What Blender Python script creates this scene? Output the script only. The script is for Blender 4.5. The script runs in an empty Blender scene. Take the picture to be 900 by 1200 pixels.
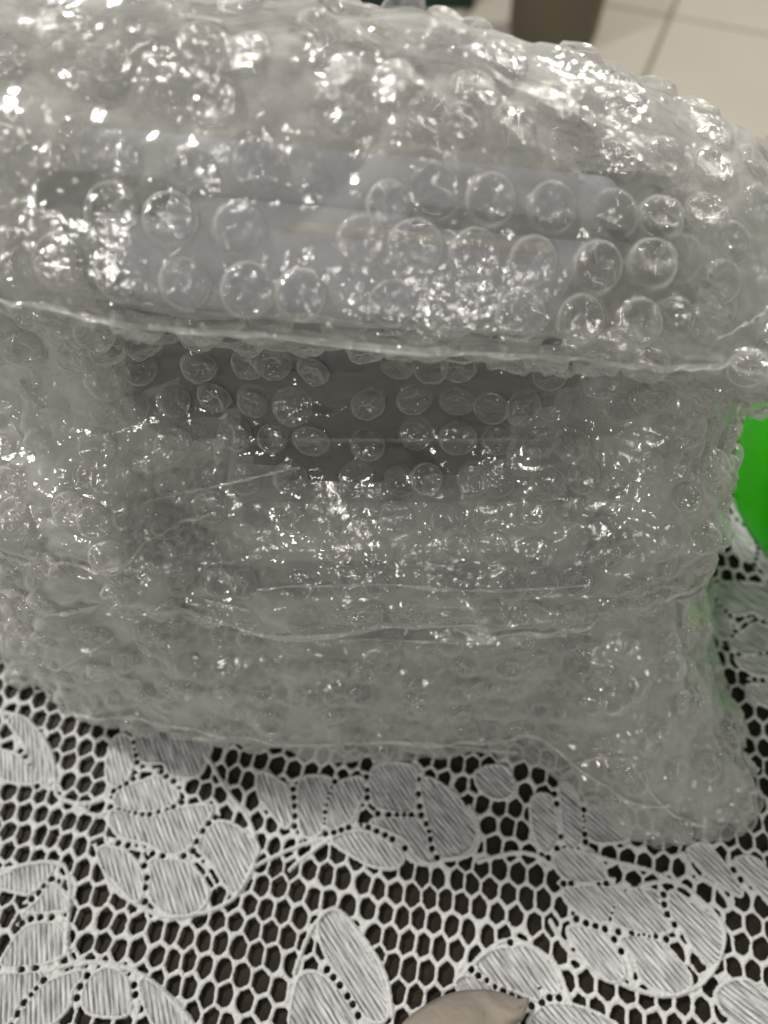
import bpy, bmesh, math, random
import numpy as np
from mathutils import Vector, Matrix, noise as mnoise

random.seed(7)
rng = np.random.default_rng(11)
S = bpy.context.scene
COL = S.collection

# ------------------------------------------------------------------ camera
CAM_H = 0.27
PITCH = math.radians(57.0)
cam_d = bpy.data.cameras.new("camera")
cam = bpy.data.objects.new("camera", cam_d)
COL.objects.link(cam)
cam.location = (0, 0, CAM_H)
cam.rotation_euler = (math.pi / 2 - PITCH, 0, 0)
cam_d.sensor_fit = 'HORIZONTAL'
cam_d.sensor_width = 36
cam_d.lens = 36
cam_d.clip_start = 0.01
cam_d.clip_end = 60
cam_d.dof.use_dof = True
cam_d.dof.focus_distance = 0.185
cam_d.dof.aperture_fstop = 12.5
S.camera = cam

# ------------------------------------------------------------------ world + lamps
W = bpy.data.worlds.new("World")
S.world = W
W.use_nodes = True
bg = W.node_tree.nodes["Background"]
bg.inputs[0].default_value = (1.0, 0.965, 0.90, 1)
bg.inputs[1].default_value = 0.30

def lamp(name, loc, target, size, power, col):
    d = bpy.data.lights.new(name, 'AREA')
    d.shape = 'DISK'
    d.size = size
    d.energy = power
    d.color = col
    o = bpy.data.objects.new(name, d)
    COL.objects.link(o)
    o.location = loc
    o.rotation_euler = (Vector(target) - Vector(loc)).to_track_quat('-Z', 'Y').to_euler()
    return o

lamp("ceiling_lamp", (-0.92, 0.78, 1.60), (0, 0.1, 0.0), 0.18, 33, (1.0, 0.965, 0.91))
lamp("back_right_fill", (0.95, 1.00, 1.30), (0.12, 0.12, 0.0), 0.20, 6, (1.0, 0.96, 0.90))  # unseen lamp added to throw green glow through the tub
lamp("front_left_fill", (-0.85, -1.00, 1.15), (0, 0.1, 0.1), 0.16, 6.5, (1.0, 0.95, 0.88))  # unseen fill added to brighten the front faces of the film
lamp("front_right_fill", (0.45, -1.20, 1.25), (0, 0.1, 0.1), 0.16, 3, (1.0, 0.95, 0.88))  # unseen second fill, added to spread glints over the front
lamp("floor_fill", (1.5, 2.6, 1.4), (1.0, 2.2, -0.75), 0.25, 26, (1.0, 0.94, 0.84))  # unseen lamp added to light the floor tiles

S.view_settings.view_transform = 'Standard'
S.view_settings.look = 'None'
S.view_settings.gamma = 1
S.view_settings.use_curve_mapping = False
S.view_settings.exposure = 0.0
S.render.engine = 'CYCLES'
S.cycles.transparent_max_bounces = 40
S.cycles.max_bounces = 16
S.cycles.diffuse_bounces = 12
S.cycles.glossy_bounces = 6
S.cycles.transmission_bounces = 12
S.cycles.use_denoising = True
S.cycles.caustics_reflective = False
S.cycles.caustics_refractive = False
S.cycles.sample_clamp_indirect = 8.0

# ------------------------------------------------------------------ helpers
def new_obj(name, me, parent=None, mat=None, smooth=True):
    o = bpy.data.objects.new(name, me)
    COL.objects.link(o)
    if parent is not None:
        o.parent = parent
    if mat is not None and not me.materials:
        me.materials.append(mat)
    if smooth and len(me.polygons):
        me.polygons.foreach_set("use_smooth", np.ones(len(me.polygons), dtype=bool))
    return o

def mesh_np(name, V, F):
    """V (n,3) and F (m,k) arrays -> mesh"""
    V = np.asarray(V, dtype=np.float32)
    F = np.asarray(F, dtype=np.int32)
    me = bpy.data.meshes.new(name)
    me.vertices.add(len(V))
    me.vertices.foreach_set("co", V.ravel())
    k = F.shape[1]
    me.loops.add(F.size)
    me.loops.foreach_set("vertex_index", F.ravel())
    me.polygons.add(len(F))
    me.polygons.foreach_set("loop_start", np.arange(0, F.size, k, dtype=np.int32))
    me.polygons.foreach_set("loop_total", np.full(len(F), k, dtype=np.int32))
    me.update(calc_edges=True)
    return me

def thing(name, label, cat, loc=(0, 0, 0), group=None):
    o = bpy.data.objects.new(name, None)
    COL.objects.link(o)
    o.empty_display_size = 0.02
    o.location = loc
    o["label"] = label
    o["category"] = cat
    if group:
        o["group"] = group
    return o

def bm_mesh(name, bm):
    me = bpy.data.meshes.new(name)
    bm.normal_update()
    bm.to_mesh(me)
    bm.free()
    return me

def rounded_box(bm, x0, x1, y0, y1, z0, z1, r=0.004, seg=4):
    b = bmesh.new()
    bmesh.ops.create_cube(b, size=1)
    for v in b.verts:
        v.co = Vector(((x0 + x1) / 2 + v.co.x * (x1 - x0), (y0 + y1) / 2 + v.co.y * (y1 - y0),
                       (z0 + z1) / 2 + v.co.z * (z1 - z0)))
    if r > 0:
        bmesh.ops.bevel(b, geom=list(b.edges), offset=r, segments=seg, affect='EDGES', profile=0.5)
    tmp = bpy.data.meshes.new("tmp")
    b.to_mesh(tmp)
    b.free()
    bm.from_mesh(tmp)
    bpy.data.meshes.remove(tmp)

def lathe(profile, n=64, close=False):
    pr = np.array(profile)
    m = len(pr)
    a = np.linspace(0, 2 * np.pi, n, endpoint=False)
    V = np.stack([np.outer(pr[:, 0], np.cos(a)), np.outer(pr[:, 0], np.sin(a)),
                  np.repeat(pr[:, 1][:, None], n, 1)], -1).reshape(-1, 3)
    F = []
    for i in range(m - 1):
        for j in range(n):
            F.append((i * n + j, i * n + (j + 1) % n, (i + 1) * n + (j + 1) % n, (i + 1) * n + j))
    return V, np.array(F)

def tube(points, r, n=6, jitter=0.0):
    P = np.array(points, dtype=float)
    m = len(P)
    T = np.gradient(P, axis=0)
    T /= np.linalg.norm(T, axis=1)[:, None] + 1e-12
    up = np.array([0.13, -0.4, 0.9])
    A = np.cross(T, up)
    A /= np.linalg.norm(A, axis=1)[:, None] + 1e-12
    B = np.cross(T, A)
    rr = np.full(m, r) if np.isscalar(r) else np.array(r)
    a = np.linspace(0, 2 * np.pi, n, endpoint=False)
    V = P[:, None, :] + rr[:, None, None] * (np.cos(a)[None, :, None] * A[:, None, :] + np.sin(a)[None, :, None] * B[:, None, :])
    F = []
    for i in range(m - 1):
        for j in range(n):
            F.append((i * n + j, i * n + (j + 1) % n, (i + 1) * n + (j + 1) % n, (i + 1) * n + j))
    return V.reshape(-1, 3), np.array(F)

# pixel of the photograph -> point on a horizontal plane (used to trace outlines onto the table and floor)
cF = np.array([0, math.cos(PITCH), -math.sin(PITCH)])
cU = np.array([0, math.sin(PITCH), math.cos(PITCH)])
cR = np.array([1.0, 0, 0])
def on_plane(px, py, z=0.0):
    d = cF + (px - 450) / 900 * cR - (py - 600) / 900 * cU
    t = (z - CAM_H) / d[2]
    return np.array([d[0] * t, d[1] * t, z])

# ------------------------------------------------------------------ materials
def nodes(name):
    m = bpy.data.materials.new(name)
    m.use_nodes = True
    nt = m.node_tree
    for n in list(nt.nodes):
        nt.nodes.remove(n)
    return m, nt

def N(nt, typ, **kw):
    n = nt.nodes.new(typ)
    for k, v in kw.items():
        if k in n.bl_rna.properties:
            setattr(n, k, v)
        else:
            n.inputs[k].default_value = v
    return n

def principled(name, base, rough=0.5, noise_scale=None, base2=None, bump=0.0, bump_scale=200.0, spec=0.5, **kw):
    m, nt = nodes(name)
    out = N(nt, 'ShaderNodeOutputMaterial')
    p = N(nt, 'ShaderNodeBsdfPrincipled')
    p.inputs['Base Color'].default_value = (*base, 1)
    p.inputs['Roughness'].default_value = rough
    p.inputs['Specular IOR Level'].default_value = spec
    for k, v in kw.items():
        p.inputs[k].default_value = v
    nt.links.new(p.outputs[0], out.inputs[0])
    tc = N(nt, 'ShaderNodeTexCoord')
    if base2 is not None:
        nz = N(nt, 'ShaderNodeTexNoise')
        nz.inputs['Scale'].default_value = noise_scale
        nz.inputs['Detail'].default_value = 6
        mx = N(nt, 'ShaderNodeMix', data_type='RGBA')
        mx.inputs[6].default_value = (*base, 1)
        mx.inputs[7].default_value = (*base2, 1)
        nt.links.new(tc.outputs['Object'], nz.inputs['Vector'])
        nt.links.new(nz.outputs[0], mx.inputs[0])
        nt.links.new(mx.outputs[2], p.inputs['Base Color'])
    if bump:
        nb = N(nt, 'ShaderNodeTexNoise')
        nb.inputs['Scale'].default_value = bump_scale
        nb.inputs['Detail'].default_value = 4
        b = N(nt, 'ShaderNodeBump')
        b.inputs['Strength'].default_value = bump
        b.inputs['Distance'].default_value = 0.001
        nt.links.new(tc.outputs['Object'], nb.inputs['Vector'])
        nt.links.new(nb.outputs[0], b.inputs['Height'])
        nt.links.new(b.outputs[0], p.inputs['Normal'])
    return m

def film_material(name, haze0, haze1, rough, bump, s1, s2, tint=(0.95, 0.945, 0.89), rnd=False, gloss=1.0, clear=False):
    """thin clear polythene: mostly see-through, a little milky (more where seen edge-on), wrinkled and shiny"""
    m, nt = nodes(name)
    L = nt.links.new
    out = N(nt, 'ShaderNodeOutputMaterial')
    tc = N(nt, 'ShaderNodeTexCoord')
    vec = tc.outputs['Object']
    if rnd:
        oi = N(nt, 'ShaderNodeObjectInfo')
        mul = N(nt, 'ShaderNodeMath', operation='MULTIPLY')
        mul.inputs[1].default_value = 3.7
        L(oi.outputs['Random'], mul.inputs[0])
        va = N(nt, 'ShaderNodeVectorMath', operation='ADD')
        L(vec, va.inputs[0])
        L(mul.outputs[0], va.inputs[1])
        vec = va.outputs[0]
    n1 = N(nt, 'ShaderNodeTexNoise', noise_type='RIDGED_MULTIFRACTAL')
    n1.inputs['Scale'].default_value = s1
    n1.inputs['Detail'].default_value = 2.0
    n1.inputs['Roughness'].default_value = 0.45
    n1.inputs['Distortion'].default_value = 0.6
    n2 = N(nt, 'ShaderNodeTexNoise')
    n2.inputs['Scale'].default_value = s2
    n2.inputs['Detail'].default_value = 2.0
    L(vec, n1.inputs['Vector'])
    L(vec, n2.inputs['Vector'])
    add = N(nt, 'ShaderNodeMath', operation='MULTIPLY_ADD')
    L(n2.outputs[0], add.inputs[0])
    add.inputs[1].default_value = 0.45
    L(n1.outputs[0], add.inputs[2])
    b = N(nt, 'ShaderNodeBump')
    b.inputs['Strength'].default_value = bump
    b.inputs['Distance'].default_value = 0.0008
    L(add.outputs[0], b.inputs['Height'])
    dif = N(nt, 'ShaderNodeBsdfDiffuse')
    dif.inputs[0].default_value = (*tint, 1)
    trl = N(nt, 'ShaderNodeBsdfTranslucent')
    trl.inputs[0].default_value = (*tint, 1)
    ml = N(nt, 'ShaderNodeMixShader')
    ml.inputs[0].default_value = 0.45
    L(dif.outputs[0], ml.inputs[1])
    L(trl.outputs[0], ml.inputs[2])
    L(b.outputs[0], dif.inputs['Normal'])
    tr = N(nt, 'ShaderNodeBsdfTransparent')
    tr.inputs[0].default_value = (0.985, 0.985, 0.985, 1)
    lw = N(nt, 'ShaderNodeLayerWeight')
    lw.inputs[0].default_value = 0.35
    mr = N(nt, 'ShaderNodeMapRange')
    mr.inputs[1].default_value = 0.15
    mr.inputs[2].default_value = 0.95
    mr.inputs[3].default_value = haze0
    mr.inputs[4].default_value = haze1
    L(lw.outputs['Facing'], mr.inputs[0])
    mx = N(nt, 'ShaderNodeMixShader')
    haze = mr.outputs[0]
    if clear:          # trapped air under a bubble keeps the film off the layer below: clearer there
        at = N(nt, 'ShaderNodeAttribute')
        at.attribute_name = "bubble_clear"
        cm = N(nt, 'ShaderNodeMath', operation='MULTIPLY')
        L(haze, cm.inputs[0])
        L(at.outputs['Fac'], cm.inputs[1])
        haze = cm.outputs[0]
    L(haze, mx.inputs[0])
    L(tr.outputs[0], mx.inputs[1])
    L(ml.outputs[0], mx.inputs[2])
    gl = N(nt, 'ShaderNodeBsdfGlossy')
    gl.inputs['Roughness'].default_value = rough
    gl.inputs[0].default_value = (1, 1, 1, 1)
    L(b.outputs[0], gl.inputs['Normal'])
    fr = N(nt, 'ShaderNodeFresnel')
    fr.inputs[0].default_value = 1.5
    L(b.outputs[0], fr.inputs['Normal'])
    fm = N(nt, 'ShaderNodeMath', operation='MULTIPLY')
    fm.inputs[1].default_value = 1.7 * gloss
    L(fr.outputs[0], fm.inputs[0])
    fc = N(nt, 'ShaderNodeMath', operation='MINIMUM')
    fc.inputs[1].default_value = 0.40
    L(fm.outputs[0], fc.inputs[0])
    fin = N(nt, 'ShaderNodeMixShader')
    L(fc.outputs[0], fin.inputs[0])
    L(mx.outputs[0], fin.inputs[1])
    L(gl.outputs[0], fin.inputs[2])
    L(fin.outputs[0], out.inputs[0])
    return m

M_film = film_material("outer_film", 0.34, 0.92, 0.09, 0.70, 190, 500, clear=True, gloss=0.9)
M_bubble = film_material("bubble_film", 0.11, 0.95, 0.065, 1.4, 250, 700, rnd=True, gloss=1.0)
M_inner = film_material("inner_film", 0.18, 0.85, 0.16, 0.8, 100, 300)
M_deep = film_material("deep_film", 0.42, 0.85, 0.18, 0.8, 90, 300)
M_seam = film_material("seam_film", 0.35, 0.9, 0.15, 0.9, 300, 900)

# cotton: white thread with fine twist relief
M_cotton = principled("cotton_thread", (0.72, 0.72, 0.715), rough=0.85, bump=0.9, bump_scale=1400, spec=0.2,
                      base2=(0.58, 0.58, 0.57), noise_scale=700)

def petal_material():
    m, nt = nodes("petal_gauze")
    L = nt.links.new
    out = N(nt, 'ShaderNodeOutputMaterial')
    uv = N(nt, 'ShaderNodeUVMap')
    uv.uv_map = "UVMap"
    # distort across coordinate slightly, then two stripe frequencies
    nz = N(nt, 'ShaderNodeTexNoise')
    nz.inputs['Scale'].default_value = 1.6
    L(uv.outputs[0], nz.inputs['Vector'])
    sep = N(nt, 'ShaderNodeSeparateXYZ')
    L(uv.outputs[0], sep.inputs[0])
    ma = N(nt, 'ShaderNodeMath', operation='MULTIPLY_ADD')
    L(nz.outputs[0], ma.inputs[0])
    ma.inputs[1].default_value = 0.55
    L(sep.outputs[0], ma.inputs[2])
    s = N(nt, 'ShaderNodeMath', operation='MULTIPLY')
    L(ma.outputs[0], s.inputs[0])
    s.inputs[1].default_value = 2 * math.pi
    sn = N(nt, 'ShaderNodeMath', operation='SINE')
    L(s.outputs[0], sn.inputs[0])
    mp = N(nt, 'ShaderNodeMapping')
    mp.inputs['Scale'].default_value = (2.3, 4.0, 1)
    L(uv.outputs[0], mp.inputs[0])
    sn2 = N(nt, 'ShaderNodeTexNoise')
    sn2.inputs['Scale'].default_value = 1.0
    sn2.inputs['Detail'].default_value = 3.0
    L(mp.outputs[0], sn2.inputs['Vector'])
    s2 = N(nt, 'ShaderNodeMath', operation='MULTIPLY_ADD')
    L(sn2.outputs[0], s2.inputs[0])
    s2.inputs[1].default_value = 5.0
    s2.inputs[2].default_value = -2.5
    sm = N(nt, 'ShaderNodeMath', operation='MULTIPLY_ADD')
    L(sn.outputs[0], sm.inputs[0])
    sm.inputs[1].default_value = 0.5
    L(s2.outputs[0], sm.inputs[2])
    mr = N(nt, 'ShaderNodeMapRange')
    mr.inputs[1].default_value = -0.9
    mr.inputs[2].default_value = 1.2
    mr.inputs[3].default_value = 0.22
    mr.inputs[4].default_value = 0.95
    L(sm.outputs[0], mr.inputs[0])
    b = N(nt, 'ShaderNodeBump')
    b.inputs['Strength'].default_value = 0.6
    b.inputs['Distance'].default_value = 0.0003
    L(sm.outputs[0], b.inputs['Height'])
    dif = N(nt, 'ShaderNodeBsdfDiffuse')
    dif.inputs[0].default_value = (0.74, 0.74, 0.75, 1)
    L(b.outputs[0], dif.inputs['Normal'])
    tr = N(nt, 'ShaderNodeBsdfTransparent')
    mx = N(nt, 'ShaderNodeMixShader')
    L(mr.outputs[0], mx.inputs[0])
    L(tr.outputs[0], mx.inputs[1])
    L(dif.outputs[0], mx.inputs[2])
    L(mx.outputs[0], out.inputs[0])
    return m
M_petal = petal_material()

def tabletop_material():
    m, nt = nodes("dark_varnished_wood")
    L = nt.links.new
    out = N(nt, 'ShaderNodeOutputMaterial')
    p = N(nt, 'ShaderNodeBsdfPrincipled')
    p.inputs['Roughness'].default_value = 0.55
    p.inputs['Specular IOR Level'].default_value = 0.15
    tc = N(nt, 'ShaderNodeTexCoord')
    mp = N(nt, 'ShaderNodeMapping')
    mp.inputs['Scale'].default_value = (4, 60, 4)
    nz = N(nt, 'ShaderNodeTexNoise')
    nz.inputs['Scale'].default_value = 3
    nz.inputs['Detail'].default_value = 6
    cr = N(nt, 'ShaderNodeValToRGB')
    cr.color_ramp.elements[0].color = (0.010, 0.008, 0.006, 1)
    cr.color_ramp.elements[1].color = (0.036, 0.026, 0.016, 1)
    L(tc.outputs['Object'], mp.inputs[0])
    L(mp.outputs[0], nz.inputs['Vector'])
    L(nz.outputs[0], cr.inputs[0])
    L(cr.outputs[0], p.inputs['Base Color'])
    L(p.outputs[0], out.inputs[0])
    return m
M_wood = tabletop_material()
M_tile = principled("glazed_tile", (0.60, 0.565, 0.49), rough=0.35, base2=(0.53, 0.495, 0.42), noise_scale=5.0)
M_grout = principled("grout", (0.26, 0.23, 0.18), rough=0.9)
M_lav = principled("lavender_plastic", (0.58, 0.57, 0.67), rough=0.45, base2=(0.47, 0.47, 0.58), noise_scale=20)
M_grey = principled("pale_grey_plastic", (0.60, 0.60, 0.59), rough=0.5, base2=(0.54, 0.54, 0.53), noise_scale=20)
M_shade = principled("recess_shade_plastic", (0.050, 0.046, 0.038), rough=0.5, base2=(0.085, 0.078, 0.064), noise_scale=40)  # shade of the recess under the fold, put into the colour
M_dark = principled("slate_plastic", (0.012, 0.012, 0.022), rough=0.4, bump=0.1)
M_cream = principled("cream_highlight", (0.68, 0.66, 0.60), rough=0.5)  # highlight along the box edge, put into the colour
M_red = principled("dull_brown_strap", (0.10, 0.045, 0.035), rough=0.6)
M_paper = principled("brown_paper", (0.30, 0.26, 0.215), rough=0.8, base2=(0.17, 0.148, 0.125), noise_scale=90, bump=0.5, bump_scale=500)
M_bin = principled("olive_plastic", (0.11, 0.10, 0.066), rough=0.6)
M_crate = principled("dark_green_plastic", (0.015, 0.055, 0.035), rough=0.5)

def green_plastic():
    m, nt = nodes("bright_green_plastic")
    L = nt.links.new
    out = N(nt, 'ShaderNodeOutputMaterial')
    p = N(nt, 'ShaderNodeBsdfPrincipled')
    p.inputs['Base Color'].default_value = (0.10, 0.60, 0.008, 1)
    p.inputs['Roughness'].default_value = 0.28
    t = N(nt, 'ShaderNodeBsdfTranslucent')
    t.inputs[0].default_value = (0.14, 0.85, 0.02, 1)
    mx = N(nt, 'ShaderNodeMixShader')
    mx.inputs[0].default_value = 0.62
    L(p.outputs[0], mx.inputs[1])
    L(t.outputs[0], mx.inputs[2])
    L(mx.outputs[0], out.inputs[0])
    return m
M_green = green_plastic()

# ------------------------------------------------------------------ floor of single tiles
FLOOR_Z = -0.75
bm = bmesh.new()
rounded_box(bm, -6, 6, -4, 8, FLOOR_Z - 0.05, FLOOR_Z - 0.003, 0)
floor = new_obj("floor", bm_mesh("floor", bm), None, M_grout, smooth=False)
floor["kind"] = "structure"
TILE = 0.52
bm = bmesh.new()
rounded_box(bm, -TILE / 2 + 0.006, TILE / 2 - 0.006, -TILE / 2 + 0.006, TILE / 2 - 0.006, -0.004, 0, 0.0015, 1)
tile_me = bm_mesh("tile", bm)
tile_me.materials.append(M_tile)
ang = math.radians(-22)
ca, sa = math.cos(ang), math.sin(ang)
corner = on_plane(785, 19, FLOOR_Z)
for i in range(-7, 6):
    for j in range(-7, 7):
        lx, ly = (i + 0.5) * TILE, (j + 0.5) * TILE
        x, y = corner[0] + lx * ca - ly * sa, corner[1] + lx * sa + ly * ca
        if -3.2 < x < 4.2 and -1.5 < y < 5.2:
            t = bpy.data.objects.new("tile", tile_me)
            COL.objects.link(t)
            t.parent = floor
            t.location = (x, y, FLOOR_Z + rng.uniform(-.0004, .0004))
            t.rotation_euler = (0, 0, ang)

# ------------------------------------------------------------------ table
TX0, TX1, TY0, TY1 = -0.62, 0.46, -0.42, 0.33
table = thing("table", "dark brown varnished wooden table under the white lace cloth", "table", (0, 0, FLOOR_Z))
bm = bmesh.new()
rounded_box(bm, TX0, TX1, TY0, TY1, -FLOOR_Z - 0.030, -FLOOR_Z - 0.0022, 0.004, 2)
new_obj("table_top", bm_mesh("table_top", bm), table, M_wood, smooth=False)
for sx in (TX0 + 0.06, TX1 - 0.06):
    for sy in (TY0 + 0.06, TY1 - 0.06):
        bm = bmesh.new()
        rounded_box(bm, sx - 0.025, sx + 0.025, sy - 0.025, sy + 0.025, 0.0, -FLOOR_Z - 0.030, 0.004, 2)
        new_obj("leg", bm_mesh("leg", bm), table, M_wood, smooth=False)

# ------------------------------------------------------------------ lace tablecloth
PETALS_PX = [
 [(12,845),(25,842),(42,857),(55,878),(62,900),(58,917),(47,915),(38,893),(28,868)],
 [(-12,880),(5,882),(22,888),(36,900),(45,915),(22,916),(0,908)],
 [(132,873),(143,863),(153,870),(155,890),(148,913),(133,920),(127,903)],
 [(163,853),(193,850),(233,863),(247,870),(240,893),(230,908),(203,908),(193,893),(167,890)],
 [(143,927),(170,917),(187,913),(207,930),(200,943),(173,950),(147,947),(137,940)],
 [(133,953),(173,960),(207,950),(247,947),(233,973),(220,993),(200,1000),(173,987),(140,977)],
 [(260,965),(300,990),(290,1020),(275,1045),(250,1010),(235,990)],
 [(120,995),(145,1000),(160,1015),(167,1035),(160,1055),(140,1035),(122,1015)],
 [(180,1010),(215,1012),(235,1030),(242,1050),(230,1067),(200,1070),(178,1050),(180,1025)],
 [(-12,1035),(3,1028),(33,1017),(60,1015),(55,1030),(35,1045),(15,1042)],
 [(60,1037),(77,1053),(78,1065),(40,1067),(30,1072),(50,1053)],
 [(10,1117),(30,1090),(57,1083),(73,1093),(77,1113),(63,1123),(33,1130),(7,1130)],
 [(-10,1150),(27,1143),(47,1143),(37,1160),(20,1177),(13,1193),(-10,1205)],
 [(57,1153),(97,1140),(83,1160),(80,1177),(60,1197),(23,1205),(33,1180)],
 [(103,1153),(123,1137),(143,1143),(150,1167),(147,1187),(113,1187),(100,1177)],
 [(167,1150),(183,1157),(200,1177),(220,1205),(190,1205),(173,1180)],
 [(305,907),(327,917),(338,930),(340,960),(333,967),(313,943),(305,930)],
 [(353,917),(380,912),(387,920),(378,947),(377,970),(363,980),(353,967)],
 [(393,923),(420,913),(427,923),(417,947),(410,960),(387,970),(385,953)],
 [(440,900),(483,900),(485,930),(480,950),(450,947),(437,935)],
 [(438,963),(480,960),(497,970),(500,997),(507,1010),(490,1003),(477,983),(450,970)],
 [(495,915),(518,922),(542,945),(556,975),(545,997),(519,1003),(510,985),(502,955)],
 [(393,983),(423,977),(450,987),(470,1003),(463,1015),(437,1013),(417,1003),(400,993)],
 [(375,1085),(395,1070),(425,1110),(445,1150),(452,1190),(430,1190),(405,1150),(385,1120)],
 [(350,1152),(370,1142),(395,1162),(413,1192),(405,1215),(345,1215)],
 [(625,938),(643,935),(650,960),(652,980),(640,997),(627,977)],
 [(658,920),(672,930),(678,947),(681,967),(676,990),(663,990),(660,960)],
 [(690,950),(727,948),(735,967),(731,983),(693,983)],
 [(660,997),(680,1000),(700,1017),(707,1030),(667,1030),(650,1010)],
 [(663,1043),(727,1043),(717,1060),(705,1080),(677,1067)],
 [(733,1047),(767,1047),(771,1067),(785,1087),(760,1093),(735,1087),(719,1077)],
 [(787,1047),(813,1063),(840,1083),(843,1107),(833,1130),(813,1110),(800,1087),(787,1073)],
 [(667,1090),(700,1093),(717,1113),(729,1140),(713,1147),(690,1127)],
 [(729,1101),(767,1103),(793,1127),(807,1150),(787,1162),(755,1149),(743,1120)],
 [(807,997),(827,993),(853,1023),(867,1047),(847,1037),(823,1017)],
 [(863,1010),(887,1010),(905,1040),(910,1065),(885,1038)],
 [(603,1113),(620,1113),(640,1133),(653,1160),(636,1157),(617,1140)],
 [(560,1130),(592,1112),(612,1130),(632,1168),(606,1160),(580,1150)],
 [(536,1152),(552,1147),(580,1162),(595,1180),(560,1180)],
 [(640,1180),(680,1183),(722,1208),(625,1208)],
 [(840,1165),(870,1150),(905,1175),(905,1205),(860,1195)],
 [(560,905),(590,900),(600,925),(585,935),(565,925)],
]
def smooth_poly(P, k=6):
    P = np.array(P, float)
    n = len(P)
    out = []
    for i in range(n):
        p0, p1, p2, p3 = P[i - 1], P[i], P[(i + 1) % n], P[(i + 2) % n]
        for t in np.linspace(0, 1, k, endpoint=False):
            out.append(0.5 * ((2 * p1) + (-p0 + p2) * t + (2 * p0 - 5 * p1 + 4 * p2 - p3) * t * t
                              + (-p0 + 3 * p1 - 3 * p2 + p3) * t ** 3))
    return np.array(out)
polys = []
for P in PETALS_PX:
    polys.append(smooth_poly([on_plane(px, py)[:2] for px, py in P]) * 1000.0)      # mm
# the same flower repeats further along the cloth
def repeat(idx, dx, dy, rot=0):
    c = np.mean(np.concatenate([polys[i] for i in idx]), 0)
    R = np.array([[math.cos(rot), -math.sin(rot)], [math.sin(rot), math.cos(rot)]])
    for i in idx:
        polys.append((polys[i] - c) @ R.T + c + np.array([dx, dy]))
flower = [2, 3, 4, 5, 6, 7, 8]
repeat(flower, 222, 58, 0.2)
repeat(flower, 236, 118, -0.5)
repeat(flower, -84, 88, 0.3)

RES = 0.4                                  # mm
gx = np.arange(-180, 200 + RES, RES)
gy = np.arange(-34, 205 + RES, RES)
X, Y = np.meshgrid(gx, gy)
shape = X.shape

def vnoise(x, y, scale, seed):
    """cheap smooth 2-D value noise"""
    r = np.random.default_rng(seed).uniform(-1, 1, (64, 64))
    u, v = x / scale + 100, y / scale + 100
    iu, iv = np.floor(u).astype(int), np.floor(v).astype(int)
    fu, fv = u - iu, v - iv
    fu, fv = fu * fu * (3 - 2 * fu), fv * fv * (3 - 2 * fv)
    g = lambda a, b: r[a % 64, b % 64]
    return (g(iu, iv) * (1 - fu) + g(iu + 1, iv) * fu) * (1 - fv) + (g(iu, iv + 1) * (1 - fu) + g(iu + 1, iv + 1) * fu) * fv

# hexagonal net: jittered lattice, rotated, stretched along the warp
PITCH_X, PITCH_Y = 5.5, 6.3
STR = PITCH_X * 0.866 / PITCH_Y
LROT = math.radians(-11)
JIT = np.random.default_rng(5).uniform(-1, 1, (257, 251, 2)) * 0.65
def to_lat(x, y):
    wx = x + 1.4 * vnoise(x, y, 24, 1)
    wy = y + 1.4 * vnoise(x, y, 24, 2)
    a = wx * math.cos(-LROT) - wy * math.sin(-LROT)
    b = wx * math.sin(-LROT) + wy * math.cos(-LROT)
    b = b + 0.28 * a * 0
    return a, b * STR
def lattice_cell(r, c):
    j = JIT[r % 257, c % 251]
    return (c + 0.5 * (r % 2)) * PITCH_X + j[..., 0], r * PITCH_X * 0.866 + j[..., 1]
A, B = to_lat(X, Y)
r0 = np.round(B / (PITCH_X * 0.866)).astype(int)
F1 = np.full(shape, 1e9); F2 = np.full(shape, 1e9)
c1x = np.zeros(shape); c1y = np.zeros(shape); c2x = np.zeros(shape); c2y = np.zeros(shape)
for dr in (-1, 0, 1):
    r = r0 + dr
    cc = np.round(A / PITCH_X - 0.5 * (r % 2)).astype(int)
    for dc in (-1, 0, 1):
        lx, ly = lattice_cell(r, cc + dc)
        d = np.hypot(A - lx, B - ly)
        m1 = d < F1
        m2 = (~m1) & (d < F2)
        F2 = np.where(m1, F1, np.where(m2, d, F2))
        c2x = np.where(m1, c1x, np.where(m2, lx, c2x)); c2y = np.where(m1, c1y, np.where(m2, ly, c2y))
        F1 = np.where(m1, d, F1)
        c1x = np.where(m1, lx, c1x); c1y = np.where(m1, ly, c1y)
edge = (F2 ** 2 - F1 ** 2) / (2 * np.hypot(c2x - c1x, c2y - c1y) + 1e-6)
wthr = 0.47 + 0.17 * vnoise(X, Y, 9, 3)
f = -np.minimum(edge - wthr, 2.62 - F1 + 0.3 * vnoise(X, Y, 5, 4))

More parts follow.
